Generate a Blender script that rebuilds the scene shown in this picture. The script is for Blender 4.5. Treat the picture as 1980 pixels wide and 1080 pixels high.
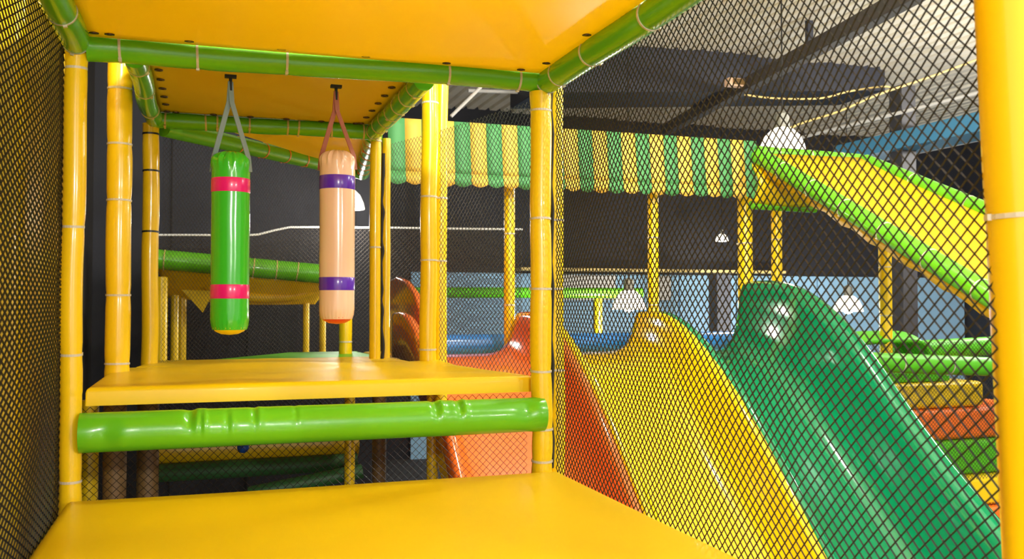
import bpy, math, random
from mathutils import Vector, Matrix, noise
random.seed(7)
for o in list(bpy.data.objects): bpy.data.objects.remove(o)
scene = bpy.context.scene
COL = scene.collection
# ------------------------------------------------------------------ camera
# eye at the origin (sitting on the mat); +Y runs along the play frame, +X to the right, floor 2.6 m below
F = 1766.0; TH = math.radians(18.5); PITCH = math.radians(1.5)
cam_d = bpy.data.cameras.new('camera'); cam = bpy.data.objects.new('camera', cam_d); COL.objects.link(cam)
cam_d.sensor_width = 36; cam_d.lens = 36 * F / 1980; cam_d.clip_start = .05; cam_d.clip_end = 100
cam.rotation_euler = (math.pi / 2 + PITCH, 0, -TH)
cam_d.dof.use_dof = True; cam_d.dof.focus_distance = 4.3; cam_d.dof.aperture_fstop = 5.0
scene.camera = cam
# ------------------------------------------------------------------ world, light, exposure
w = bpy.data.worlds.new('world'); scene.world = w; w.use_nodes = True
w.node_tree.nodes['Background'].inputs[0].default_value = (1, .98, .95, 1)
w.node_tree.nodes['Background'].inputs[1].default_value = 1.0
scene.view_settings.view_transform = 'Standard'; scene.view_settings.look = 'None'
scene.view_settings.gamma = 1; scene.view_settings.use_curve_mapping = False
scene.view_settings.exposure = 0.36
HALL_W = 130      # power of each pendant lamp of the hall
HALL_C = (1, .96, .90)
FLOOR = -2.6

# ------------------------------------------------------------------ materials
def mat(name, col, rough=.4, spec=.5, coat=0, bump=0, bscale=30, var=0, metal=0, translucent=0, emit=None, estr=0):
    m = bpy.data.materials.new(name); m.use_nodes = True
    nt = m.node_tree; b = nt.nodes['Principled BSDF']
    b.inputs['Base Color'].default_value = (*col, 1); b.inputs['Roughness'].default_value = rough
    b.inputs['Specular IOR Level'].default_value = spec; b.inputs['Metallic'].default_value = metal
    if coat: b.inputs['Coat Weight'].default_value = coat; b.inputs['Coat Roughness'].default_value = .08
    if emit: b.inputs['Emission Color'].default_value = (*emit, 1); b.inputs['Emission Strength'].default_value = estr
    tc = nt.nodes.new('ShaderNodeTexCoord')
    if var:
        n = nt.nodes.new('ShaderNodeTexNoise'); n.inputs['Scale'].default_value = 3; n.inputs['Detail'].default_value = 4
        mx = nt.nodes.new('ShaderNodeMixRGB'); mx.inputs[1].default_value = (*[c * (1 - var) for c in col], 1)
        mx.inputs[2].default_value = (*[min(1, c * (1 + var)) for c in col], 1)
        nt.links.new(tc.outputs['Object'], n.inputs['Vector']); nt.links.new(n.outputs['Fac'], mx.inputs[0])
        nt.links.new(mx.outputs[0], b.inputs['Base Color'])
    if bump:
        n2 = nt.nodes.new('ShaderNodeTexNoise'); n2.inputs['Scale'].default_value = bscale; n2.inputs['Detail'].default_value = 3
        bp = nt.nodes.new('ShaderNodeBump'); bp.inputs['Strength'].default_value = bump; bp.inputs['Distance'].default_value = .01
        nt.links.new(tc.outputs['Object'], n2.inputs['Vector']); nt.links.new(n2.outputs['Fac'], bp.inputs['Height'])
        nt.links.new(bp.outputs[0], b.inputs['Normal'])
    if translucent:
        tr = nt.nodes.new('ShaderNodeBsdfTranslucent'); tr.inputs[0].default_value = (*col, 1)
        ms = nt.nodes.new('ShaderNodeMixShader'); ms.inputs[0].default_value = translucent
        nt.links.new(b.outputs[0], ms.inputs[1]); nt.links.new(tr.outputs[0], ms.inputs[2])
        nt.links.new(ms.outputs[0], nt.nodes['Material Output'].inputs[0])
    return m
YEL = (.90, .60, .006)
M = dict(
 yellow=mat('yellow_vinyl', YEL, .28, .5, .25, .05, 9, .04),
 yellow_mat=mat('yellow_mat_vinyl', (.90, .60, .003), .38, .28, .05, .08, 7, .05),
 fabric=mat('yellow_canopy_fabric', (.93, .70, .012), .42, .4, 0, .12, 5, .05, translucent=.35),
 fabric2=mat('yellow_chute_fabric', (.90, .58, .008), .42, .4, 0, .12, 5, .05, translucent=.25),
 green=mat('green_vinyl', (.13, .50, .012), .26, .5, .25, .12, 16, .06),
 lime=mat('green_pad_vinyl', (.10, .50, .010), .4, .4, 0, .1, 16, .06),
 bag_green=mat('bag_green_vinyl', (.05, .50, .02), .18, .5, .4, .05, 12),
 pink=mat('pink_vinyl', (.78, .012, .17), .25, .5, .3), peach=mat('peach_vinyl', (.86, .56, .36), .2, .5, .4, .05, 12),
 purple=mat('purple_vinyl', (.11, .025, .45), .22, .5, .3), red=mat('red_vinyl', (.75, .06, .02), .3),
 strap_g=mat('grey_webbing', (.20, .26, .24), .6), strap_r=mat('brown_red_webbing', (.36, .11, .06), .6),
 tie=mat('clear_nylon_tie', (.62, .56, .42), .4), tie_y=mat('yellowed_nylon_tie', (.62, .50, .16), .4),
 tie_o=mat('orange_nylon_tie', (.85, .25, .03), .4), tie_k=mat('black_nylon_tie', (.02, .02, .02), .4),
 net=mat('black_net_cord', (.010, .009, .009), .45, .5), net_far=mat('brown_net_cord', (.05, .042, .036), .6),
 rope_w=mat('white_rope', (.75, .75, .72), .7), rope_k=mat('black_rope', (.012, .011, .011), .7),
 grommet=mat('dark_metal_grommet', (.10, .055, .04), .35, metal=.7),
 s_orange=mat('orange_fibreglass', (.87, .17, .022), .16, .5, .5, .02, 5), s_yellow=mat('yellow_fibreglass', (.93, .61, .004), .16, .5, .5, .02, 5),
 s_green=mat('green_fibreglass', (.002, .245, .092), .16, .5, .6, .02, 5),
 blue=mat('blue_vinyl', (.02, .19, .55), .3, .5, .3), aw_y=mat('awning_yellow', (.86, .58, .09), .5, .3, translucent=.25),
 aw_g=mat('awning_green', (.10, .36, .12), .5, .3, translucent=.25),
 orange=mat('orange_vinyl', (.90, .17, .012), .4),
 black=mat('black_wall_cloth', (.022, .020, .019), .8, .2, bump=.2, bscale=20), charcoal=mat('charcoal_wall_paint', (.024, .025, .032), .7, .3, var=.15),
 navy=mat('dark_navy_metal', (.026, .028, .042), .55, .4), blue_wall=mat('light_blue_wall_paint', (.30, .52, .72), .7, .3, var=.06),
 white_wall=mat('pale_wall_panel', (.62, .62, .60), .7), ceil=mat('ceiling_metal', (.85, .79, .66), .6, .3, var=.15),
 beam=mat('dark_brown_steel', (.055, .048, .046), .6), pipe=mat('pale_grey_pipe', (.50, .49, .47), .5), cable=mat('yellow_cable', (.70, .52, .18), .6),
 duct_b=mat('blue_duct_paint', (.05, .20, .34), .5), pillar=mat('dark_steel_pillar', (.030, .029, .034), .6),
 floor=mat('dark_rubber_floor', (.06, .055, .055), .8, var=.2), shade=mat('white_enamel_shade', (.9, .88, .82), .35, emit=(1, .94, .82), estr=.12, translucent=.35),
 bulb=mat('lamp_glow', (1, 1, 1), .5, emit=(1, .95, .88), estr=22), steel=mat('grey_lamp_housing', (.28, .28, .24), .45, metal=.3),
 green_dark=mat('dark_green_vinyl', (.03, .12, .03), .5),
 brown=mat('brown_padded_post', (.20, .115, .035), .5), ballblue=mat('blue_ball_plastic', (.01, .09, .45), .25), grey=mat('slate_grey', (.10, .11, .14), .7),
)
# ------------------------------------------------------------------ helpers
ORG = {}
def at(px, py, Y=None, z=None, X=None):
    """pixel of the photograph -> point on the plane Y=, X= or z="""
    u = (px - 990) / F; v = (540 - py) / F
    c, s = math.cos(PITCH), math.sin(PITCH)
    fwd, up = c - v * s, s + v * c
    d = Vector((fwd * math.sin(TH) + u * math.cos(TH), fwd * math.cos(TH) - u * math.sin(TH), up))
    t = Y / d.y if Y is not None else (z / d.z if z is not None else X / d.x)
    return d * t
def tag(o, label=None, cat=None, group=None, kind=None):
    if label: o['label'] = label
    if cat: o['category'] = cat
    if group: o['group'] = group
    if kind: o['kind'] = kind
    return o
def empty(name, loc, label=None, cat=None, group=None, kind=None):
    o = bpy.data.objects.new(name, None); COL.objects.link(o); o.location = loc; o.empty_display_size = .1
    ORG[o] = Vector(loc); return tag(o, label, cat, group, kind)
def mesh(name, vs, fs, m, parent=None, smooth=True, solid=0, bevel=0, auto=None):
    """one mesh object; vs in world coordinates"""
    vs = [Vector(v) for v in vs]
    if parent is not None: org = ORG[parent]
    else:
        lo = [min(v[i] for v in vs) for i in range(3)]; hi = [max(v[i] for v in vs) for i in range(3)]
        org = Vector(((lo[0] + hi[0]) / 2, (lo[1] + hi[1]) / 2, lo[2]))
    me = bpy.data.meshes.new(name); me.from_pydata([v - org for v in vs], [], fs); me.update()
    me.materials.append(M[m])
    if smooth: me.polygons.foreach_set('use_smooth', [True] * len(me.polygons))
    o = bpy.data.objects.new(name, me); COL.objects.link(o); ORG[o] = org
    if parent is not None: o.parent = parent
    else: o.location = org
    if auto and smooth:
        me.set_sharp_from_angle(angle=math.radians(auto))
    if bevel:
        b = o.modifiers.new('bevel', 'BEVEL'); b.width = bevel; b.segments = 3; b.limit_method = 'ANGLE'
    if solid:
        s = o.modifiers.new('solid', 'SOLIDIFY'); s.thickness = solid; s.offset = 0
    return o
def box_vf(c, s, rot=0):
    c = Vector(c); hx, hy, hz = s[0] / 2, s[1] / 2, s[2] / 2; R = Matrix.Rotation(rot, 3, 'Z')
    vs = [c + R @ Vector((a * hx, b * hy, d * hz)) for d in (-1, 1) for a, b in ((-1, -1), (1, -1), (1, 1), (-1, 1))]
    return vs, [(3, 2, 1, 0), (4, 5, 6, 7), (0, 1, 5, 4), (1, 2, 6, 5), (2, 3, 7, 6), (3, 0, 4, 7)]
def box(name, c, s, m, parent=None, bevel=0, rot=0):
    vs, fs = box_vf(c, s, rot); return mesh(name, vs, fs, m, parent, smooth=False, bevel=bevel)
def merge(parts):
    V, Fc = [], []
    for vs, fs in parts:
        k = len(V); V += vs; Fc += [tuple(i + k for i in f) for f in fs]
    return V, Fc
def frame(d):
    d = d.normalized(); a = Vector((0, 0, 1)) if abs(d.z) < .9 else Vector((1, 0, 0))
    x = a.cross(d).normalized(); return x, d.cross(x)
def path_vf(pts, r, seg=8, caps=True):
    pts = [Vector(p) for p in pts]; V, Fc = [], []
    for i, p in enumerate(pts):
        d = pts[min(i + 1, len(pts) - 1)] - pts[max(i - 1, 0)]; x, y = frame(d)
        rr = r(i / (len(pts) - 1)) if callable(r) else r
        for k in range(seg):
            a = 2 * math.pi * k / seg; V.append(p + (x * math.cos(a) + y * math.sin(a)) * rr)
    for i in range(len(pts) - 1):
        for k in range(seg):
            Fc.append((i * seg + k, i * seg + (k + 1) % seg, (i + 1) * seg + (k + 1) % seg, (i + 1) * seg + k))
    if caps: Fc.append(tuple(range(seg))[::-1]); Fc.append(tuple((len(pts) - 1) * seg + k for k in range(seg)))
    return V, Fc
def path(name, pts, r, m, parent=None, seg=8):
    V, Fc = path_vf(pts, r, seg); return mesh(name, V, Fc, m, parent, auto=60)
def smooth_pts(pts, n=8):
    out = []
    P = [Vector(p) for p in pts]
    for i in range(len(P) - 1):
        p0, p1, p2, p3 = P[max(i - 1, 0)], P[i], P[i + 1], P[min(i + 2, len(P) - 1)]
        for k in range(n):
            t = k / n
            out.append(.5 * ((2 * p1) + (p2 - p0) * t + (2 * p0 - 5 * p1 + 4 * p2 - p3) * t * t + (3 * p1 - p0 - 3 * p2 + p3) * t ** 3))
    return out + [P[-1]]
TIES = {}
def tie_mesh(r, m):
    key = (round(r, 4), m)
    if key not in TIES:
        n = 24; V, Fc = [], []
        for k in range(n):
            a = 2 * math.pi * k / n
            for rr, h in ((r - .003, -.005), (r + .003, -.005), (r + .003, .005), (r - .003, .005)):
                V.append(Vector((rr * math.cos(a), rr * math.sin(a), h)))
        for k in range(n):
            for j in range(4):
                Fc.append((k * 4 + j, ((k + 1) % n) * 4 + j, ((k + 1) % n) * 4 + (j + 1) % 4, k * 4 + (j + 1) % 4))
        hv, hf = box_vf((r + .004, 0, 0), (.010, .014, .013)); b = len(V)
        V += hv; Fc += [tuple(i + b for i in f) for f in hf]
        me = bpy.data.meshes.new('cable_tie'); me.from_pydata(V, [], Fc); me.materials.append(M[m]); TIES[key] = me
    return TIES[key]
def add_tie(parent, p, d, r, m, tilt=0, spin=0):
    o = bpy.data.objects.new('cable_tie', tie_mesh(r, m)); COL.objects.link(o); o.parent = parent
    o.location = Vector(p) - ORG[parent]
    q = Vector(d).normalized().to_track_quat('Z', 'Y')
    o.rotation_euler = (q.to_matrix() @ Matrix.Rotation(tilt, 3, 'X') @ Matrix.Rotation(spin, 3, 'Z')).to_euler()
    return o
def sleeve(name, label, cat, p0, p1, r, m, ties=(), tm='tie', group=None, bulge=.05, wob=.0, dents=(), seams=(), seg=28, kind=None, bow=(0, 0, 0), step=.035):
    """foam sleeve round a pole from p0 to p1, pinched where ties sit; dents=[(t, angle, depth, width)]"""
    p0, p1 = Vector(p0), Vector(p1); L = (p1 - p0).length; d = (p1 - p0) / L; x, y = frame(d)
    n = max(8, int(L / step)); bow = Vector(bow); sd = random.random() * 50
    ts = sorted(set([i / n for i in range(n + 1)] + [max(0, min(1, s + e)) for s in list(seams) for e in (-.004, .004)]))
    root = empty(name, p0 if p0.z <= p1.z else p1, label, cat, group, kind)
    V, Fc = [], []
    def rad(t, a):
        rr = r * (1 + bulge * .5 * noise.noise(Vector((t * L * 3, sd, 0))))
        for q in ties: rr -= r * bulge * math.exp(-((t - q) * L / .03) ** 2)
        for s in seams:
            if t > s: rr *= 1.05
        for (q, ang, dep, wd) in dents:
            da = (a - ang + math.pi) % (2 * math.pi) - math.pi
            rr -= dep * math.exp(-((t - q) * L / wd) ** 2 - (da / .7) ** 2)
            rr += dep * .45 * math.exp(-(((t - q) * L - wd * 1.7) / wd) ** 2 - (da / .8) ** 2)
        return rr + r * bulge * .15 * noise.noise(Vector((math.cos(a) * 1.5, math.sin(a) * 1.5, t * L * 5 + sd)))
    def cen(t):
        return p0 + d * (L * t) + bow * (4 * t * (1 - t)) + wob * (x * noise.noise(Vector((t * L * 1.7, sd + 9, 0))) + y * noise.noise(Vector((t * L * 1.7, sd + 20, 0))))
    for t in ts:
        c = cen(t)
        for k in range(seg):
            a = 2 * math.pi * k / seg; V.append(c + (x * math.cos(a) + y * math.sin(a)) * rad(t, a))
    N = len(ts)
    for i in range(N - 1):
        for k in range(seg): Fc.append((i * seg + k, i * seg + (k + 1) % seg, (i + 1) * seg + (k + 1) % seg, (i + 1) * seg + k))
    Fc.append(tuple(range(seg))[::-1]); Fc.append(tuple((N - 1) * seg + k for k in range(seg)))
    mesh('foam_sleeve', V, Fc, m, root, auto=50)
    for q in ties:
        add_tie(root, cen(q), d, r * (1 - bulge * .75), tm if isinstance(tm, str) else tm[0], random.uniform(-.06, .06), random.uniform(-2.6, -.6))
    return root
def grid_vf(nx, ny, fn):
    V = [fn(i / nx, j / ny) for j in range(ny + 1) for i in range(nx + 1)]
    Fc = [(j * (nx + 1) + i, j * (nx + 1) + i + 1, (j + 1) * (nx + 1) + i + 1, (j + 1) * (nx + 1) + i) for j in range(ny) for i in range(nx)]
    return V, Fc
def canopy(name, label, corners, sag, wav=.012, nx=40, ny=30, m='fabric', group=None):
    """fabric sheet through four corners (a,b,c,d counter-clockwise), sagging in the middle"""
    a, b, c, d = [Vector(q) for q in corners]; root = empty(name, min((a, b, c, d), key=lambda q: q.z), label, 'canopy', group)
    sd = random.random() * 30
    def fn(u, v):
        p = a * (1 - u) * (1 - v) + b * u * (1 - v) + c * u * v + d * (1 - u) * v
        e = min(1, 5 * min(u, 1 - u)) * min(1, 5 * min(v, 1 - v))
        p.z -= sag * (16 * u * (1 - u) * v * (1 - v)) ** .7
        p.z += wav * e * noise.noise(Vector((p.x * 2 + sd, p.y * 2, 0)))
        return p
    V, Fc = grid_vf(nx, ny, fn); mesh('fabric_sheet', V, Fc, m, root, solid=.004)
    return root
GR = []
def grommet(parent, p, tiltx=0):
    if not GR:
        n = 20; V, Fc = [], []
        for k in range(n):
            a = 2 * math.pi * k / n
            for rr, h in ((.009, -.003), (.018, -.004), (.019, .0), (.009, .003)): V.append((rr * math.cos(a), rr * math.sin(a), h))
        for k in range(n):
            for j in range(4): Fc.append((k * 4 + j, ((k + 1) % n) * 4 + j, ((k + 1) % n) * 4 + (j + 1) % 4, k * 4 + (j + 1) % 4))
        me = bpy.data.meshes.new('grommet'); me.from_pydata(V, [], Fc); me.materials.append(M['grommet']); GR.append(me)
    o = bpy.data.objects.new('grommet', GR[0]); COL.objects.link(o); o.parent = parent; o.location = Vector(p) - ORG[parent]; o.rotation_euler = (tiltx, 0, 0)
def pad(name, label, cat, corners, z, th, m, rr=.03, wav=.006, wsc=2.2, group=None, extra=None, parent=None):
    """upholstered mat: corners counter-clockwise from above as (x, y), rounded edges and slightly wavy top"""
    a, b, c, d = [Vector((q[0], q[1], 0)) for q in corners]
    wx = max((b - a).length, (c - d).length); wy = max((d - a).length, (c - b).length)
    def samp(wd):
        e = min(.3, rr / wd); k = [e * q for q in (0, .15, .35, .6, 1)]
        mid = [e + (1 - 2 * e) * i / 24 for i in range(1, 24)]
        return k + mid + [1 - q for q in reversed(k)]
    us, vs_ = samp(wx), samp(wy); V, Fc = [], []; sd = random.random() * 40
    for v in vs_:
        for u in us:
            p = a * (1 - u) * (1 - v) + b * u * (1 - v) + c * u * v + d * (1 - u) * v
            e = min(min(u, 1 - u) * wx, min(v, 1 - v) * wy)
            q = min(1, e / rr); p.z = z - rr * (1 - math.sqrt(max(0, 1 - (1 - q) ** 2)))
            k = min(1, e / .12)
            p.z += wav * k * noise.noise(Vector((p.x * wsc + sd, p.y * wsc, 0))) * 1.6
            if extra: p.z += extra(p.x, p.y)
            V.append(p)
    nx, ny = len(us), len(vs_)
    Fc = [(j * nx + i, j * nx + i + 1, (j + 1) * nx + i + 1, (j + 1) * nx + i) for j in range(ny - 1) for i in range(nx - 1)]
    ring = [i for i in range(nx)] + [j * nx + nx - 1 for j in range(1, ny)] + [(ny - 1) * nx + i for i in range(nx - 2, -1, -1)] + [j * nx for j in range(ny - 2, 0, -1)]
    k = len(V); V += [Vector((V[i].x, V[i].y, z - th)) for i in ring]; n = len(ring)
    for i in range(n): Fc.append((ring[i], k + i, k + (i + 1) % n, ring[(i + 1) % n]))
    Fc.append(tuple(k + i for i in range(n))[::-1])
    o = mesh(name, V, Fc, m, parent, auto=50)
    if parent is None: tag(o, label, cat, group)
    return o
def net(name, label, p0, p1, z0, z1, cell=.04, th=.0026, m='net', sag=.02, group=None, rope=None, top=None, rope_r=.006, sides=3, stretch=1):
    """knotted diamond net hanging between the vertical lines through p0 and p1"""
    p0, p1 = Vector((*p0, 0)), Vector((*p1, 0)); W = (p1 - p0).length; d = (p1 - p0) / W; nrm = Vector((d.y, -d.x, 0)); H = z1 - z0
    sd = random.random() * 40; h = cell / 2; hu = h * stretch
    def S(u, v):
        e = min(1, 4 * min(u / W, 1 - u / W)) * min(1, 4 * min(max(v, 0) / H, max(0, 1 - v / H)))
        q = noise.noise(Vector((u * 1.2 + sd, v * 1.2, 0)))
        return p0 + d * (u + .6 * sag * e * noise.noise(Vector((u * 1.1, v * 1.1, sd)))) + nrm * (sag * e * (.5 + q)) + Vector((0, 0, z0 + v + .6 * sag * e * q))
    V, Fc = [], []
    nu, nv = int(W / hu), int(H / h)
    def inside(u, v): return top is None or z0 + v <= top(u / W) + 1e-6
    def strand(i0, j0, di):
        pts = []; i, j = i0, j0
        while 0 <= i <= nu and j <= nv:
            if not inside(i * hu, j * h): break
            pts.append(S(i * hu, j * h)); i += di; j += 1
        if len(pts) < 2: return
        dd = (pts[-1] - pts[0]).normalized(); y = nrm.cross(dd).normalized(); b = len(V)
        for p in pts:
            for k in range(sides):
                a = 2 * math.pi * k / sides; V.append(p + (nrm * math.cos(a) + y * math.sin(a)) * th * .5)
        for q in range(len(pts) - 1):
            for k in range(sides): Fc.append((b + q * sides + k, b + q * sides + (k + 1) % sides, b + (q + 1) * sides + (k + 1) % sides, b + (q + 1) * sides + k))
    for i in range(-(nv // 2) * 2, nu + 1, 2):
        if i >= 0: strand(i, 0, 1)
        else: strand(0, -i, 1)
    for i in range(0, nu + nv + 1, 2):
        if i <= nu: strand(i, 0, -1)
        else: strand(nu, i - nu, -1)
    root = empty(name, p0 + Vector((0, 0, z0)), label, 'safety net', group)
    mesh('net_mesh', V, Fc, m, root, smooth=False)
    if rope:
        for pts in rope: path('border_rope', pts, rope_r, 'rope_k', root, 6)
    return root
def lathe_vf(prof, c, n=40, rf=None):
    c = Vector(c); V, Fc = [], []
    for (r, z) in prof:
        for k in range(n):
            a = 2 * math.pi * k / n; q = r * (rf(a, z) if rf else 1); V.append(c + Vector((q * math.cos(a), q * math.sin(a), z)))
    for i in range(len(prof) - 1):
        for k in range(n): Fc.append((i * n + k, i * n + (k + 1) % n, (i + 1) * n + (k + 1) % n, (i + 1) * n + k))
    return V, Fc

# ================================================================== THE HALL
def plane(name, pts, m, kind='structure', solid=.1):
    return tag(mesh(name, pts, [(0, 1, 2, 3)], m, smooth=False, solid=solid), kind=kind)
CE = 3.3
plane('floor', [(-5, -4, FLOOR), (15, -4, FLOOR), (15, 15.5, FLOOR), (-5, 15.5, FLOOR)], 'floor', solid=.06)
# the back wall: dark above, light blue below, with pale panels
plane('wall_back', [(-5, 15, FLOOR), (15, 15, FLOOR), (15, 15, CE + .3), (-5, 15, CE + .3)], 'charcoal')
wb = empty('wall_back_dado', (9, 14.9, FLOOR), kind='structure')
xs = [3.2, 5.0, 6.5, 8.2, 9.4, 11.2, 13.2, 14.8]
for i in range(len(xs) - 1):
    box('wall_panel', ((xs[i] + xs[i + 1]) / 2, 14.9, (FLOOR + .52) / 2), (xs[i + 1] - xs[i] - .03, .06, .52 - FLOOR), 'blue_wall', wb)
for x0, x1 in ((5.6, 6.9), (7.6, 8.0)):
    box('pale_panel', ((x0 + x1) / 2, 14.84, .28), (x1 - x0, .05, .44), 'white_wall', wb)
plane('wall_left', [(-1.15, 1.0, FLOOR), (-1.15, 15, FLOOR), (-1.15, 15, CE), (-1.15, 1.0, CE)], 'black')
plane('wall_right', [(14.9, -4, FLOOR), (14.9, 15, FLOOR), (14.9, 15, CE + .3), (14.9, -4, CE + .3)], 'charcoal')
# dark partition behind the play frame
pw = plane('wall_partition', [(-1.15, 10.2, FLOOR), (1.75, 10.2, FLOOR), (1.75, 10.2, CE), (-1.15, 10.2, CE)], 'charcoal')
for x in (-.35, .42, 1.2): box('panel_joint', (x, 10.143, .5), (.012, .012, 5.0), 'black', pw)
# ceiling of ribbed metal sheets
ce = empty('ceiling', (5, 7, CE), kind='structure')
for i in range(20):
    x0 = -5 + i
    V, Fc = [], []
    for k in range(5):
        xx = x0 + k * .2
        for (dx, dz) in ((0, 0), (.12, 0), (.14, .05), (.18, .05)):
            V += [(xx + dx, 1.5, CE + dz + .02 * (i % 2)), (xx + dx, 15, CE + dz + .02 * (i % 2))]
    V += [(x0 + 1, 1.5, CE), (x0 + 1, 15, CE)]
    Fc = [(j * 2, j * 2 + 2, j * 2 + 3, j * 2 + 1) for j in range(len(V) // 2 - 1)]
    mesh('ceiling_sheet', V, Fc, 'ceil', ce, smooth=False)
# roof beams, ducts, pipes
def gbar(name, label, cat, p0, p1, wd, ht, m):
    p0, p1 = Vector(p0), Vector(p1); d = (p1 - p0).normalized(); s = Vector((d.y, -d.x, 0)).normalized() * wd / 2; u = Vector((0, 0, ht / 2))
    V = [p + a * s + b * u for p in (p0, p1) for a, b in ((-1, -1), (1, -1), (1, 1), (-1, 1))]
    return tag(mesh(name, V, [(0, 1, 2, 3), (7, 6, 5, 4), (0, 4, 5, 1), (1, 5, 6, 2), (2, 6, 7, 3), (3, 7, 4, 0)], m, smooth=False, bevel=.01), label, cat)
gbar('ceiling_beam', 'long dark brown steel beam running diagonally under the ceiling', 'beam', at(1800, -30, z=2.75), at(1285, 252, z=2.75), .14, .16, 'beam')
gbar('air_duct', 'big dark navy air duct box under the pale ceiling', 'duct', at(1010, 152, Y=11.0), at(1665, 152, Y=11.0), 1.0, .58, 'navy')
gbar('air_duct', 'blue painted duct at upper right behind the grey pillar', 'duct', at(1935, 235, z=2.0), at(1640, 300, z=2.0), .5, .22, 'duct_b')
for a, b, lab in (((1930, 215), (1560, 318), 'upper pale pipe running above the blue duct'), ((1930, 262), (1600, 332), 'lower pale pipe running across the blue duct'),
                  ((1930, 170), (1540, 268), 'pale pipe running just under the two yellow cables')):
    tag(path('ceiling_pipe', [at(*a, z=2.15), at(*b, z=2.15)], .022, 'pipe'), lab, 'pipe')
tag(path('ceiling_pipe', [at(905, 175, Y=11.2), at(1450, 192, Y=11.2)], .025, 'pipe'), 'horizontal pale pipe along the bottom of the dark duct', 'pipe')
tag(path('ceiling_pipe', [at(872, 225, Y=8.9), at(930, 168, Y=8.9)], .018, 'pipe'), 'short slanting pale pipe above the left half of the awning', 'pipe')
cb = [at(*p, Y=9.5) for p in ((1440, 183), (1500, 190), (1585, 190), (1640, 177), (1700, 168), (1722, 170), (1727, 190), (1727, 310))]
tag(path('power_cable', smooth_pts(cb), .012, 'cable'), 'yellow cable bending down beside the grey pillar', 'cable')
cb = [at(*p, Y=9.0) for p in ((1500, 262), (1545, 240), (1620, 216), (1700, 182), (1800, 148), (1930, 100))]
tag(path('power_cable', smooth_pts(cb), .014, 'cable'), 'straight yellow cable rising to the near right post', 'cable')
p = at(1565, 95, Y=9); br = empty('ceiling_bracket', p, 'dark bracket hanging from the ceiling on a ring', 'bracket')
box('bracket_plate', p + Vector((0, 0, .16)), (.08, .06, .36), 'navy', br, .008)
V, Fc = path_vf([p + Vector((.05 * math.cos(a), 0, .39 + .06 * math.sin(a))) for a in [i * math.pi / 8 for i in range(17)]], .014, 8); mesh('ring', V, Fc, 'beam', br)
p = at(1420, 160, Y=9.8); eb = empty('electric_box', p, 'small pinkish junction box below the dark duct', 'junction box')
box('box_body', p, (.22, .12, .1), 'peach', eb, .01); box('box_lid', p + Vector((.02, -.07, 0)), (.16, .02, .07), 'brown', eb, .004)
p = at(1748, 500, Y=9.2)
pl = tag(box('pillar', (p.x, 9.2, (FLOOR + 2.7) / 2), (.22, .22, 2.7 - FLOOR), 'pillar', bevel=.01), kind='structure'); pl.name = 'trim_1'
p = at(1392, 600, Y=13.9)
q = tag(box('pillar', (p.x, 13.9, (FLOOR + .5) / 2), (.28, .28, .5 - FLOOR), 'grey', bevel=.01), kind='structure'); q.name = 'trim_2'
gbar('wall_shelf', 'long pale shelf edge along the far blue wall', 'shelf', (5.0, 14.6, .58), (10.2, 14.6, .58), .3, .05, 'cable')

# ------------------------------------------------------------------ pendant lamps
def lamp(p, r, label, power=HALL_W, cord=True, top=None):
    """p = centre of the shade's rim"""
    p = Vector(p); root = empty('pendant_lamp', p, label, 'lamp', 'bell shaped hall lamps')
    prof = [(r, 0), (r * 1.0, .01), (r * .93, r * .35), (r * .75, r * .75), (r * .45, r * 1.05), (r * .3, r * 1.12)]
    V, Fc = lathe_vf(prof, p, 36); mesh('bell_shade', V, Fc, 'shade', root, solid=.008)
    V, Fc = lathe_vf([(r * .3, r * 1.1), (r * .32, r * 1.2), (r * .30, r * 1.75), (r * .12, r * 1.85), (.02, r * 1.9)], p, 24); mesh('housing', V, Fc, 'steel', root, auto=50)
    V, Fc = lathe_vf([(.001, -r * .16), (r * .24, -r * .08), (r * .32, r * .15), (r * .24, r * .6), (r * .14, r * .9)], p, 20); mesh('bulb', V, Fc, 'bulb', root)
    path('cord', [p + Vector((0, 0, r * 1.85)), Vector((p.x, p.y, top or CE))], .008, 'rope_k', root, 6)
    l = bpy.data.lights.new('lamp_light', 'POINT'); l.energy = power; l.color = HALL_C; l.shadow_soft_size = r * .5
    lo = bpy.data.objects.new('lamp_light', l); COL.objects.link(lo); lo.parent = root; lo.location = (0, 0, -r * .8)
    return root
lamp(at(1216, 598, Y=9.4), .19, 'glowing bell lamp behind the crest of the yellow slide', 150)
lamp(at(1640, 602, Y=12.1), .225, 'glowing bell lamp to the right of the green slide crest', 200)
lamp(at(1513, 296, Y=7.6), .22, 'glowing bell lamp just above the yellow sloping chute', 110)
lamp(at(668, 404, Y=9.3), .19, 'bell lamp half hidden behind the peach punching bag', 25)
lamp(at(1396, 466, Y=14.2), .11, 'small far lamp under the right end of the awning', 10)
# unseen lamps added to light the bays, roofs and ceiling
for x, y, z, pw_ in ((6.2, 2.6, 2.6, 190), (8.5, 5.0, 2.6, 150), (3.0, 1.2, 2.5, 220), (.6, 1.2, 2.2, 430), (.35, -3.2, 1.3, 420), (3.6, -3.0, 1.3, 330), (2.7, 4.6, 2.7, 120), (9.6, 7.4, 2.2, 330)):
    lamp((x, y, z), .22, 'added bell lamp out of view, lighting the play hall', pw_)

# ================================================================== PLAY FRAME
XL, XR, YF = -.50, 1.49, 4.0
ZM, ZP, ZR = -.765, -.34, 1.03
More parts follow.
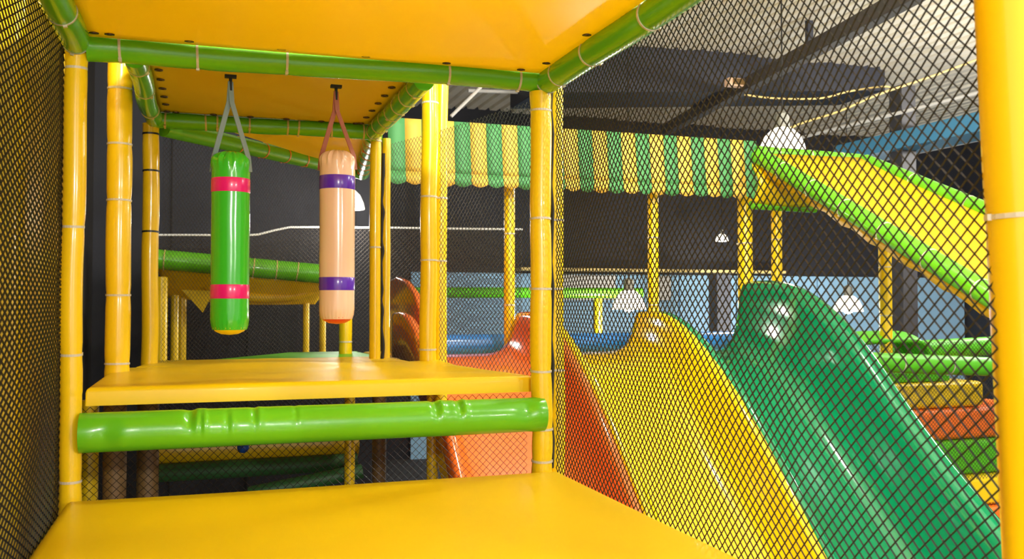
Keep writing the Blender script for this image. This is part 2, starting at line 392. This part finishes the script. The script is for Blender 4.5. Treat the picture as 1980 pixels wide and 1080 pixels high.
# near mat
def dip(x, y):
    return -.02 * math.exp(-((x - .2) / .5) ** 2 - ((y - 3.1) / .5) ** 2)
pad('floor_mat', 'big smooth yellow vinyl floor mat in the foreground', 'mat', [(XL - .02, .9), (XR + .06, .9), (XR + .06, 3.95), (XL - .02, 3.95)], ZM, .10, 'yellow_mat', .045, .004, 1.4, extra=dip)
# raised platform behind and the further mats
pad('platform_mat', 'raised yellow platform mat behind the thick green roll', 'mat', [(XL + .04, 4.06), (XR - .02, 4.06), (1.27, 5.2), (-.46, 5.2)], ZP, .075, 'yellow_mat', .022, .007, 3.0,
    extra=lambda x, y: .018 * math.exp(-((y - 5.1) / .12) ** 2) * (1 + .6 * math.sin(x * 5)))
pad('platform_mat', 'narrow yellow mat between the two rear left posts', 'mat', [(-.36, 5.22), (1.14, 5.22), (1.08, 5.78), (-.30, 5.78)], ZP + .005, .07, 'yellow_mat', .02, .006, 4)
pad('platform_mat', 'bright green mat at the very back of the platform', 'mat', [(.0, 5.8), (1.08, 5.8), (1.02, 6.55), (.55, 6.55)], ZP + .0, .07, 'lime', .02, .004, 4)
# thick green roll in front of the platform
sleeve('padded_roll', 'thick creased green padded roll below the platform edge', 'padded roll', (XL + .03, 3.98, -.512), (XR - .01, 3.98, -.512), .079, 'green', bulge=.03,
       dents=[(.212, 2.2, .020, .020), (.232, 2.5, .010, .010), (.285, 2.6, .006, .012), (.34, 2.2, .009, .012), (.425, 2.2, .004, .01), (.735, 2.1, .015, .016), (.79, 2.1, .014, .014), (.05, 3.3, .008, .04), (.95, 2.6, .010, .04)], seg=64, step=.007)
# ---- posts
def post(label, x, y, z0, z1, r, zt, m='yellow', tm='tie', lean=(0, 0), group='padded yellow posts', **k):
    H = z1 - z0
    return sleeve('padded_post', label, 'post', (x, y, z0), (x + lean[0], y + lean[1], z1), r, m, [(z - z0) / H for z in zt], tm, group, **k)
def zpx(py, x, y):           # height of a picture row at a point of the plan
    dep = y * math.cos(TH) + x * math.sin(TH); return (586.2 - py) * dep / F
A = at(141, 600, Y=YF); B = at(1046, 600, Y=YF)
post('yellow post at the front left corner beside the net wall', A.x, YF, ZM - .1, zpx(92, A.x, YF), .041, [zpx(q, A.x, YF) for q in (130, 438, 685, 928)], wob=.012, seams=(.27,), bulge=.07)
post('yellow post at the front right corner beside the orange slide', B.x, YF, ZM - .1, zpx(176, B.x, YF), .050, [zpx(q, B.x, YF) for q in (212, 423, 558, 716, 827, 888)], wob=.012, bulge=.07)
post('yellow post just outside the net, right of the front right corner post', B.x + .088, YF + .03, ZM - .6, zpx(158, B.x, YF), .036, [zpx(q, B.x, YF) for q in (423, 558, 716)], wob=.01)
C = at(228, 600, Y=4.92)
post('thick yellow post, second from the left, against the black wall', C.x, C.y, ZP - .1, 1.32, .059, [zpx(q, C.x, C.y) for q in (170, 278, 387, 570, 702)], bulge=.06, wob=.008, seams=())
D = at(288, 600, Y=5.5)
post('yellow post with black bands at the rear left corner', D.x, D.y, ZP - .1, zpx(238, D.x, D.y), .045, [zpx(q, D.x, D.y) for q in (258, 330, 448)], tm='tie_k', wob=.012, seams=())
E_ = at(829, 600, Y=5.1)
post('yellow post standing inside the net on the right platform edge', E_.x, E_.y, ZP - .1, 1.32, .048, [zpx(q, E_.x, E_.y) for q in (198, 380, 503, 675)], wob=.012)
post('yellow post behind the net touching the right platform edge post', E_.x + .085, E_.y + .05, ZP - .3, 1.32, .036, [zpx(q, E_.x, E_.y) for q in (380, 503)], wob=.008)
Fp = at(725, 600, Y=5.55)
post('slim yellow post at the rear right corner, left of the black lashing', Fp.x, Fp.y, ZP - .1, zpx(262, Fp.x, Fp.y), .034, [zpx(q, Fp.x, Fp.y) for q in (272, 478)], wob=.006)
post('slim glossy yellow post right of the black lashing', Fp.x + .078, Fp.y + .06, ZP - .1, zpx(262, Fp.x, Fp.y), .026, [], wob=.006)
lash = [(Fp.x + .042 + random.uniform(-.008, .008), Fp.y - .005, ZP + i * .06) for i in range(22)]
tag(path('lashing_rope', smooth_pts(lash, 4), .011, 'rope_k', seg=7), 'ragged black lashing between the two rear right posts', 'rope')
G = at(2012, 600, Y=1.45)
post('huge near yellow post at the right edge of the picture', G.x + .02, 1.45, ZM - .1, 1.0, .08, [zpx(418, G.x, 1.45), zpx(150, G.x, 1.45) + .3], lean=(-.09, 0), bulge=.02, group=None)
# ---- roof of the near bay
tp = lambda px, a=XL, b=XR: (at(px, 120, Y=YF).x - a) / (b - a)
sleeve('roof_tube', 'green roof tube across the front of the punching bags', 'roof tube', (XL + .04, YF, ZR - .005), (XR, YF, ZR + .008), .056, 'green', [tp(q) for q in (213, 366, 543, 860, 1000)], group='green roof tubes', bulge=.05, wob=.014, bow=(0, 0, .012))
sleeve('roof_tube', 'green roof tube at top running towards the near right post', 'roof tube', (XR + .015, YF + .02, ZR + .005), (XR + .015, 1.15, ZR + .01), .058, 'green', [.02, .075, .2, .38], group='green roof tubes', bulge=.06, wob=.012)
sleeve('roof_tube', 'green roof tube at the top left corner of the near roof', 'roof tube', (XL, YF + .01, ZR + .005), (XL, 1.15, ZR + .02), .054, 'green', [.02, .16, .4], group='green roof tubes', bulge=.07, wob=.012)
r1 = canopy('roof_canopy', 'bright yellow roof sheet over the foreground', [(XL + .045, 1.15, ZR + .05), (XR - .03, 1.15, ZR + .05), (XR - .03, 3.945, ZR + .036), (XL + .045, 3.945, ZR + .03)], .05, .02)
for px in (183, 213, 366, 543, 705, 860, 1003):
    q = at(px, 100, Y=3.9); grommet(r1, (q.x, 3.868, ZR + .024), .12)
for yy in (3.75, 3.3, 2.75, 2.2): grommet(r1, (XR - .075, yy, ZR + .030), .1)
# ---- roof of the second bay
RL, RRt, YB = -.29, .945, 5.48
sleeve('roof_tube', 'left green tube of the darker second roof', 'roof tube', (RL, 4.1, ZR), (RL, YB, ZR), .047, 'green', [.12, .45, .8], tm='tie_y', group='green roof tubes', bulge=.08, wob=.012)
sleeve('roof_tube', 'right green tube of the darker second roof wound with ties', 'roof tube', (RRt, 4.1, ZR), (RRt, YB, ZR), .05, 'green', [.12, .26, .4, .54, .68, .82, .95], tm='tie_y', group='green roof tubes', bulge=.06, wob=.008)
sleeve('roof_tube', 'rear green tube of the darker second roof', 'roof tube', (RL, YB, ZR), (RRt + .03, YB, ZR), .047, 'green', [.05, .22, .27, .41, .58, .63, .78, .93], tm='tie_y', group='green roof tubes', bulge=.06, wob=.01)
r2 = canopy('roof_canopy', 'shaded orange-yellow roof sheet above the punching bags', [(RL + .03, 4.06, ZR + .045), (RRt - .02, 4.06, ZR + .045), (RRt - .02, YB - .03, ZR + .045), (RL + .03, YB - .03, ZR + .045)], .02, .012)
for i in range(7): grommet(r2, (RL + .075, 4.25 + i * .19, ZR + .035))
for i in range(7): grommet(r2, (RRt - .085, 4.25 + i * .19, ZR + .035))
for i in range(6): grommet(r2, (RL + .12 + i * .2, YB - .08, ZR + .035))
box_ = pad('added_shade_slab', 'added slab out of view, shading the second roof', 'shade slab', [(RL - .03, 4.12), (RRt + .03, 4.12), (RRt + .03, YB), (RL - .03, YB)], ZR + .17, .09, 'charcoal', .01, 0)  # unseen slab added to keep light off the roof sheet below
# ---- triangular roof behind it
T3 = Vector((1.16, 7.2, ZR))
sleeve('roof_tube', 'green tube with orange ties slanting down to the right', 'roof tube', (RL + .05, YB + .06, ZR - .03), T3, .052, 'green', [.3, .42, .53, .63, .72, .8, .9], tm='tie_o', group='green roof tubes', bulge=.04)
sleeve('roof_tube', 'short green tube with orange ties behind the rear right post', 'roof tube', (RRt + .02, YB + .08, ZR - .0), T3, .055, 'green', [.1, .25, .4, .55, .7, .85], tm='tie_o', group='green roof tubes', bulge=.05)
r3 = canopy('roof_canopy', 'triangular yellow roof sheet behind the rear green tube', [(RL + .15, YB + .07, ZR + .04), (RRt, YB + .07, ZR + .04), (T3.x, T3.y, ZR + .04), (T3.x - .05, T3.y - .07, ZR + .04)], .06, .02)
Q = at(668, 683, z=ZP)
post('bright yellow post below the peach punching bag', Q.x, Q.y, ZP - .1, 1.0, .044, [ZP + .08])

# ------------------------------------------------------------------ punching bags
def bag(px, pt, pb, Y, r, mb, mband, mcap, mstrap, hook_px, label, bands, spin):
    c = at(px, pb, Y=Y); top = at(px, pt, Y=Y).z; bot = c.z; H = top - bot
    root = empty('punching_bag', (c.x, Y, bot), label, 'punching bag', 'hanging punching bags')
    def prof(z0, z1, n): return [(r, z0 + (z1 - z0) * i / n) for i in range(n + 1)]
    zt = H - r * .75; n = 72; capz = .035
    P = [(r * .86, capz - .012), (r * .95, capz + .008), (r, capz + .035)] + prof(capz + .06, zt, 30)
    for i in range(1, 11):
        a = i / 10 * math.pi / 2; P.append((max(.012, r * math.cos(a) ** .8), zt + r * .70 * math.sin(a)))
    def rf(a, z):
        k = max(0, (z - zt + .02) / (r * .75)); k2 = max(0, 1 - (z - capz) / .045) if z < capz + .045 else 0
        pl = .20 * k * (.6 * math.cos(14 * a) + .4 * math.cos(23 * a + 1)) + .025 * k2 * math.cos(26 * a)
        return 1 + pl + .015 * noise.noise(Vector((math.cos(a) * 1.3, math.sin(a) * 1.3, z * 6 + px)))
    V, Fc = lathe_vf(P, (c.x, Y, bot), n, rf); Fc.append(tuple(len(V) - n + k for k in range(n)))
    body = mesh('bag_body', V, Fc, mb, root)
    V, Fc = lathe_vf([(.001, 0), (r * .45, .004), (r * .75, .016), (r * .88, capz - .005), (r * .9, capz + .005)], (c.x, Y, bot), 40); mesh('bottom_cap', V, Fc, mcap, root)
    for (y0, y1) in bands:
        z1, z0 = at(px, y0, Y=Y).z - bot, at(px, y1, Y=Y).z - bot
        V, Fc = lathe_vf([(r * 1.004, z0), (r * 1.018, z0 + .003), (r * 1.018, z1 - .003), (r * 1.004, z1)], (c.x, Y, bot), n, lambda a, z: 1 + .015 * noise.noise(Vector((math.cos(a) * 1.3, math.sin(a) * 1.3, z * 6 + px))))
        mesh('coloured_band', V, Fc, mband, root, auto=50)
    # webbing straps from the hook to both shoulders of the bag
    hk = Vector((at(hook_px[0], hook_px[1], Y=Y).x, Y, ZR - .045))
    sv = Vector((math.cos(spin), math.sin(spin), 0))
    for s in (-1, 1):
        pts = [hk + Vector((0, 0, -.01)), hk + Vector((0, 0, -.10)) + sv * s * .006, Vector((c.x, Y, top - r * .35)) + sv * s * r * .93, Vector((c.x, Y, top - r * 1.15)) + sv * s * (r * 1.02)]
        pts = [pts[0], pts[1]] + [pts[1].lerp(pts[2], t) for t in (.25, .5, .75)] + pts[2:]
        nv = Vector((-sv.y, sv.x, 0)).lerp(sv, .45).normalized() * .012; V, Fc = [], []
        for p in pts: V += [p - nv, p + nv]
        Fc = [(2 * i, 2 * i + 1, 2 * i + 3, 2 * i + 2) for i in range(len(pts) - 1)]
        mesh('strap', V, Fc, mstrap, root, smooth=False, solid=.004)
    hb = box('hook_plate', hk + Vector((0, 0, .012)), (.05, .03, .012), 'rope_k', root)
    path('hook', [hk + Vector((0, 0, .01)), hk + Vector((0, 0, -.05))], .007, 'rope_k', root)
    return root
bag(444, 291, 647, 4.18, .0815, 'bag_green', 'pink', 'yellow', 'strap_g', (446, 135), 'glossy green punching bag with two pink bands', [(346, 373), (550, 577)], -.35)
bag(651, 289, 626, 4.22, .080, 'peach', 'purple', 'red', 'strap_r', (650, 150), 'peach punching bag with two purple bands', [(341, 367), (536, 561)], -.35)

# ------------------------------------------------------------------ safety nets of the frame
net('safety_net', 'large diamond net wall on the right in front of the slides', (XR + .055, 3.97), (XR + .055, 1.45), ZM - .03, ZR, .036, .0049, sag=.045,
    rope=[[(B.x + .052 + .006 * math.sin(i * 2.1), YF - .005, ZM + i * .12) for i in range(16)]], rope_r=.009)
net('safety_net', 'diamond net between the right corner post and the platform edge post', (B.x + .05, YF + .06), (E_.x + .05, E_.y - .02), ZP - .02, ZR - .03, .036, .0034, sag=.04)
net('safety_net', 'small net between the rear right posts and the platform edge post', (E_.x + .03, E_.y + .05), (Fp.x + .1, Fp.y + .05), ZP - .02, ZR - .03, .036, .0028, sag=.01)
net('safety_net', 'net wall at the left edge over the yellow padded panel', (XL - .045, 1.9), (XL - .045, YF), ZM - .1, ZR, 0.030, .0066, sag=.012, stretch=2.4,
    rope=[[(A.x - .052 + .004 * math.sin(i * 1.7), YF + .005, ZM + i * .12) for i in range(16)]], rope_r=.008)
net('safety_net', 'low net strip below the thick green roll', (XL, 4.12), (XR - .02, 4.12), ZM - .12, ZP - .08, .034, .0026, sag=.02)
net('safety_net', 'fine net across the back behind the punching bags', (D.x + .06, D.y + .08), (T3.x - .04, T3.y), ZP, ZR - .05, .030, .0018, sag=.03, m='net_far')
# yellow padded panel behind the left net
V, Fc = [], []
prof = [(3.72, ZM - .5), (3.72, 1.5), (3.78, 1.62), (3.95, 1.7), (4.5, 1.62), (4.72, 1.50), (4.84, 1.32), (4.88, 1.1), (4.88, ZM - .5)]
n = len(prof)
for x in (XL - .30, XL - .14): V += [(x, y, z) for y, z in prof]
Fc = [tuple(range(n))[::-1], tuple(range(n, 2 * n))] + [(i, (i + 1) % n, n + (i + 1) % n, n + i) for i in range(n)]
tag(mesh('padded_wall', V, Fc, 'yellow', bevel=.03, auto=40), 'tall yellow padded panel behind the left net', 'padded wall')

# ================================================================== SLIDES (three lanes)
def interp(tab, y):
    for (y0, z0), (y1, z1) in zip(tab, tab[1:]):
        if y0 >= y >= y1: t = (y0 - y) / (y0 - y1); return z0 + (z1 - z0) * t
    return tab[0][1] if y > tab[0][0] else tab[-1][1]
FL = [(6.5, -.375), (6.3, -.385), (6.1, -.425), (5.9, -.50), (5.7, -.61), (5.5, -.75), (5.25, -.95), (5.0, -1.16), (4.75, -1.37), (4.5, -1.58), (4.25, -1.78), (4.0, -1.97), (3.7, -2.16), (3.4, -2.28), (3.0, -2.34), (2.6, -2.36)]
WN = [(6.5, -.085), (6.2, -.075), (6.0, -.115), (5.85, -.165), (5.7, -.235), (5.5, -.35), (5.25, -.51), (5.0, -.71), (4.75, -.94), (4.5, -1.18), (4.28, -1.41), (4.0, -1.66), (3.7, -1.9), (3.4, -2.05), (3.0, -2.14), (2.6, -2.16)]
WT = [(6.5, .165), (6.2, .165), (6.0, .145), (5.85, .11), (5.7, .055), (5.5, -.04), (5.25, -.20), (5.0, -.42), (4.75, -.665), (4.5, -.89), (4.28, -1.07), (4.0, -1.27), (3.7, -1.5), (3.4, -1.7), (3.0, -1.85), (2.6, -1.9)]
def sm(tab, y): return sum(interp(tab, max(2.6, min(6.5, y + d))) for d in (-.12, -.06, 0, .06, .12)) / 5
def slide(x0, x1, m, label, wl, wr, skl, skr):
    W = x1 - x0
    half = [(.0, 1.0), (.012, 1.035), (.03, 1.045), (.05, 1.02), (.065, .93), (.078, .72), (.10, .45), (.135, .23), (.185, .09), (.25, .02), (.33, 0)]
    tall = [(0, 1), (.012, 1.02), (.03, 1.025), (.06, 1.01), (.095, .97), (.12, .85), (.137, .62), (.16, .36), (.20, .16), (.26, .05), (.34, 0)]
    prof = [(u, h, 0) for u, h in half] + [(.5, 0, 0)] + [(1 - u, h, 1) for u, h in reversed(tall if wr is WT else half)]
    ys = [6.5 - 3.9 * i / 78 for i in range(79)]; V, Fc = [], []
    for y in ys:
        f = sm(FL, y); L, R = sm(wl, y), sm(wr, y); row = []
        row.append((x0, y, L - skl))
        for u, h, s in prof:
            wv = R if s else L; row.append((x0 + u * W, y, f + h * (wv - f)))
        row.append((x1, y, R - skr)); V += row
    nx = len(prof) + 2
    for j in range(len(ys) - 1):
        for i in range(nx - 1): Fc.append((j * nx + i, (j + 1) * nx + i, (j + 1) * nx + i + 1, j * nx + i + 1))
    root = empty('wave_slide', ((x0 + x1) / 2, 4.5, FLOOR), label, 'slide', 'three wave slides side by side')
    mesh('slide_trough', V, Fc, m, root, solid=.012)
    return root
so = slide(1.27, 2.27, 's_orange', 'orange wave slide, left lane nearest the platform', WN, WN, .30, .2)
sy = slide(2.275, 3.265, 's_yellow', 'broad yellow wave slide, middle lane', WN, WN, .2, .2)
sg = slide(3.27, 4.27, 's_green', 'glossy dark green wave slide with a tall crest, right lane', WN, WT, .2, .5)
# tall orange side wing at the entry of the left lane
arch = [(6.2, -.41), (6.2, -.12), (6.5, .08), (6.8, .17), (7.15, .21), (7.38, .195), (7.5, .12), (7.6, -.2), (7.66, -.41)]
def extr(pts, x0, x1):
    n = len(pts); V = [(x0, y, z) for y, z in pts] + [(x1, y, z) for y, z in pts]
    return V, [tuple(range(n)), tuple(range(n, 2 * n))[::-1]] + [(i, n + i, n + (i + 1) % n, (i + 1) % n) for i in range(n)]
V, Fc = extr(arch, 1.42, 1.47); mesh('side_wing', V, Fc, 's_orange', so, bevel=.018, auto=40)
# deck, blue roll
pad('slide_deck', 'yellow deck behind the slide entries under the blue roll', 'deck', [(1.3, 6.52), (4.5, 6.52), (4.5, 8.0), (1.3, 8.0)], -.42, .12, 'yellow_mat', .03)
sleeve('padded_roll', 'long blue padded roll lying across the slide entries', 'padded roll', (1.5, 6.85, -.325), (4.35, 6.85, -.325), .085, 'blue', bulge=.02)
# ------------------------------------------------------------------ striped awning
X0, NS, SW = 1.215, 25, .1215
aw = empty('striped_awning', (X0 + NS * SW / 2, 6.4, .84), 'green and yellow striped awning with a scalloped lower edge', 'awning')
for i in range(NS):
    a, b = X0 + i * SW, X0 + (i + 1) * SW; mm = 'aw_g' if i % 2 == 0 else 'aw_y'
    def fn(u, v): return Vector((a + u * (b - a), 6.42 - .04 * v, 1.325 - .385 * v - .02 * math.sin(v * math.pi)))
    V, Fc = grid_vf(2, 8, fn); st = mesh('awning_stripe', V, Fc, mm, aw, solid=.004)
    V, Fc = [], []
    for k in range(9):
        u = k / 8; x = a + u * (b - a); s = .022 * math.sin(u * math.pi)
        yy = 6.37 - .02 * math.sin(i * 1.3 + u)
        V += [Vector((x, 6.38, .94)), Vector((x, yy, .865 - s))]
    Fc = [(2 * k, 2 * k + 1, 2 * k + 3, 2 * k + 2) for k in range(8)]
    mesh('valance_scallop', V, Fc, mm, st, solid=.004)
ra = path('awning_rail', [(X0, 6.44, 1.31), (X0 + NS * SW, 6.44, 1.31)], .018, 'green', aw)
def bpost(px, Y, z0, z1, r, label):
    c = at(px, 500, Y=Y); return post(label, c.x, Y, z0, z1, r, [z0 + (z1 - z0) * q for q in (.25, .6)], group='posts carrying the striped awning')
bpost(985, 6.6, -.4, 1.15, .042, 'yellow awning post behind the orange slide entry')
bpost(1263, 6.6, -.4, 1.15, .044, 'yellow awning post rising behind the yellow slide crest')
bpost(1441, 6.62, -.4, 1.1, .062, 'yellow awning post at the left edge of the green slide crest')
bpost(1502, 6.6, -.3, 1.1, .045, 'yellow post behind the green slide crest below the chute')
bpost(1156, 9.9, -2.5, .06, .05, 'distant thin yellow post under the far green rail')
sleeve('padded_rail', 'distant green rail seen between the awning posts', 'padded rail', (1.8, 9.9, .12), at(1240, 566, Y=9.9), .06, 'lime', bulge=.02)
# ------------------------------------------------------------------ sloping yellow chute at the right
c0, c1 = Vector((4.25, 6.38, 1.20)), Vector((4.25, 3.6, -.20)); e0, e1 = Vector((5.28, 6.35, 1.20)), Vector((5.28, 3.6, .02))
sleeve('roof_tube', 'green tube along the lower near edge of the sloping chute', 'roof tube', c0, c1, .068, 'green', [.12, .25, .38, .52, .66, .8], group='tubes of the sloping chute', bulge=.04)
sleeve('roof_tube', 'green tube along the far upper edge of the sloping chute', 'roof tube', e0, e1, .06, 'green', [.2, .4, .6], group='tubes of the sloping chute', bulge=.03)
sleeve('roof_tube', 'level green tube at the top end of the sloping chute', 'roof tube', c0 + Vector((0, .05, .04)), e0 + Vector((0, .05, .02)), .05, 'green', [.2, .5, .8], group='tubes of the sloping chute', bulge=.03)
canopy('chute_canopy', 'yellow sheet of the sloping chute above the green slide', [c1 + Vector((.02, 0, .02)), e1 + Vector((0, 0, .03)), e0 + Vector((0, 0, .03)), c0 + Vector((.02, 0, .02))], .14, .03, m='fabric2')
# yellow flap hanging from the near tube
V, Fc = [], []
for i in range(31):
    p = c0.lerp(c1, i / 30); q = p - Vector((0, 0, .13 + .012 * math.sin(i * 1.9))); V += [p + Vector((0, 0, -.03)), q]
Fc = [(2 * i, 2 * i + 1, 2 * i + 3, 2 * i + 2) for i in range(30)]
tag(mesh('chute_flap', V, Fc, 'fabric2', solid=.006), 'narrow yellow flap hanging below the near chute tube', 'flap')
# curved yellow end panel beside the awning
def fn(u, v):
    a = v * 1.5; return Vector((4.2 + u * .62, 6.42 - .12 * math.sin(a * 2), 1.14 - .32 * v - .02 * math.sin(u * 3)))
V, Fc = grid_vf(12, 10, fn); ep = tag(mesh('tunnel_cover', V, Fc, 'yellow', solid=.03), 'curved glossy yellow cover joining awning and chute', 'cover')
path('edge_tube', [(4.2, 6.42, .80), (4.82, 6.42, .79)], .035, 'green', ep, 16)
cp = at(1712, 560, Y=6.2)
post('yellow post carrying the sloping chute', cp.x, 6.2, -.5, .62, .052, [-.1, .3], group=None)
# ------------------------------------------------------------------ padded steps at the right
sleeve('padded_rail', 'bright green padded rail above the coloured steps', 'padded rail', at(1640, 698, Y=5.75), at(2010, 712, Y=5.75), .076, 'lime', [.25, .5], tm='tie', bulge=.03)
sleeve('padded_rail', 'netted green rail behind and above the brighter green one', 'padded rail', (5.62, 6.5, -.42), (7.3, 6.5, -.37), .085, 'lime', bulge=.03)
c = at(1708, 662, Y=6.3)
V, Fc = grid_vf(24, 14, lambda u, v: Vector((c.x - .45 + .82 * u, 6.15 + .35 * v, -.52 + .27 * (max(0, 1 - (2 * u - 1) ** 6) ** .5) * (.75 + .25 * math.sin(v * math.pi)))))
tag(mesh('padded_mound', V, Fc, 'lime', solid=.04), 'rounded green padded mound at the foot of the chute post', 'padded mound')
def zz(py, Y=6.05): return at(1850, py, Y=Y).z
rows = [(716, 738, 'lime', 1600, 1838, 'narrow green padded block just under the bright green rail'), (738, 789, 'yellow', 1600, 1905, 'yellow padded block with a rounded end, topmost wide block'),
        (789, 849, 'orange', 1600, 2020, 'orange padded block between yellow and green blocks'), (849, 915, 'lime', 1600, 2020, 'thick green padded block below the orange one'),
        (915, 974, 'yellow', 1600, 2020, 'lower yellow padded block beside the green slide'), (974, 1050, 'orange', 1600, 2020, 'lowest orange padded block by the near post')]
for k, (a, b, m, xa, xb, lab) in enumerate(rows):
    Y = 6.12 - .05 * k; x0 = at(xa, a, Y=Y).x; x1 = at(xb, a, Y=Y).x; za, zb = zz(a), zz(b)
    vs, fs = box_vf(((x0 + x1) / 2, Y + .35, (za + zb) / 2), (x1 - x0, .7, za - zb - .004))
    tag(mesh('padded_block', vs, fs, m, smooth=False, bevel=.045 if k else .02), lab, 'padded block', 'stacked padded blocks')
net('safety_net', 'fine black net covering the coloured padded blocks', (4.55, 5.93), (6.9, 5.93), -2.3, -.30, .034, .0034, sag=.01)

# ================================================================== FAR BAYS seen through the frame
# low bay beyond: green beam, hanging yellow sheet, posts
b0, b1 = at(296, 500, Y=8.2), at(640, 531, Y=8.2)
sleeve('roof_tube', 'netted green beam behind the green punching bag', 'roof tube', b0, b1, .085, 'green', [.06, .33, .55, .68, .8], tm='tie_y', group=None, bulge=.03)
f0, f1 = at(305, 515, Y=8.3), at(640, 545, Y=8.3)
hs = canopy('hanging_sheet', 'sagging yellow sheet below the netted green beam', [f0 + Vector((0, 0, -.02)), f1 + Vector((0, 0, -.02)), f1 + Vector((-.02, 1.1, -.2)), f0 + Vector((.05, 1.1, -.26))], .10, .03)
path('folded_hem', smooth_pts([at(*p, Y=8.6) for p in ((395, 556), (440, 569), (500, 575), (560, 573), (600, 563), (618, 552))]), lambda t: .02 + .03 * math.sin(t * math.pi), 'fabric2', hs, 12)
V = [at(*p, Y=8.35) for p in ((352, 560), (415, 562), (392, 604))]
V = V + [v + Vector((0, .012, 0)) for v in V]
tag(mesh('cloth_corner', V, [(0, 1, 2), (5, 4, 3), (0, 3, 4, 1), (1, 4, 5, 2), (2, 5, 3, 0)], 'fabric', smooth=False), 'small yellow cloth corner dangling left of the green bag', 'cloth')
for px, Y, r, top, lab in ((312, 8.25, .05, 535, 'netted yellow post just right of the banded rear post'), (338, 8.7, .035, 570, 'slim far yellow post, left of a close pair'), (352, 8.9, .04, 575, 'slim far yellow post, right of a close pair'),
                           (592, 9.2, .032, 575, 'thin far yellow post left of the peach bag bottom'), (624, 9.0, .032, 600, 'thin far yellow post hidden partly by the peach bag')):
    c = at(px, 600, Y=Y); post(lab, c.x, Y, -.75, at(px, top, Y=Y).z, r, [], group='far yellow posts')
rp = [at(*p, Y=9.5) for p in ((288, 454), (380, 454), (470, 455), (500, 453), (530, 445), (560, 439), (640, 439), (760, 440), (900, 442), (1010, 443))]
n0, n1 = rp[0], rp[-1]
def ntop(u):
    x = n0.x + (n1.x - n0.x) * u
    for p, q in zip(rp, rp[1:]):
        if p.x <= x <= q.x: return p.z + (q.z - p.z) * (x - p.x) / (q.x - p.x)
    return rp[-1].z
fn_ = net('safety_net', 'far brownish net hung from a white rope behind the bags', (n0.x, 9.5), (n1.x, 9.5), -1.2, max(p.z for p in rp), .045, .008, 'net_far', .01, top=ntop)
path('white_rope', rp, .012, 'rope_w', fn_, 6)

# ---- beneath the platform
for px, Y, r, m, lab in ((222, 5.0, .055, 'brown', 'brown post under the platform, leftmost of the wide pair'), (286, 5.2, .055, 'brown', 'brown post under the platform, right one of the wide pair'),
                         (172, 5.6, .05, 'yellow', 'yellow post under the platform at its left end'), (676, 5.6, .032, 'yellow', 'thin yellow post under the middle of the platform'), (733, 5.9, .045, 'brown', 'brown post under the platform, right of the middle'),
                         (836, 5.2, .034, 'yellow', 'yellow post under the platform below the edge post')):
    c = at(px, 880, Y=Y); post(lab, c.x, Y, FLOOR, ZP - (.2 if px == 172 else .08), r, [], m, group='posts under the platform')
sleeve('padded_roll', 'yellow padded roll in the dark below the platform', 'padded roll', at(290, 868, Y=6.0), at(690, 850, Y=6.0), .11, 'yellow', bulge=.03)
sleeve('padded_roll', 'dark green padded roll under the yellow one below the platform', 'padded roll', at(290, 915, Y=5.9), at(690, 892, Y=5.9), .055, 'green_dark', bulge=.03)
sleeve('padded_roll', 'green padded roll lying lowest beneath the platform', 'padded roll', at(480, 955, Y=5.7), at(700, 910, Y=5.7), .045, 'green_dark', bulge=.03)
c = at(470, 864, Y=4.9)
V, Fc = lathe_vf([(max(.0005, .03 * math.sin(a)), -.03 * math.cos(a)) for a in [i * math.pi / 14 for i in range(15)]], c, 24)
tag(mesh('play_ball', V, Fc, 'ballblue'), 'small blue ball caught in the net below the green roll', 'ball')
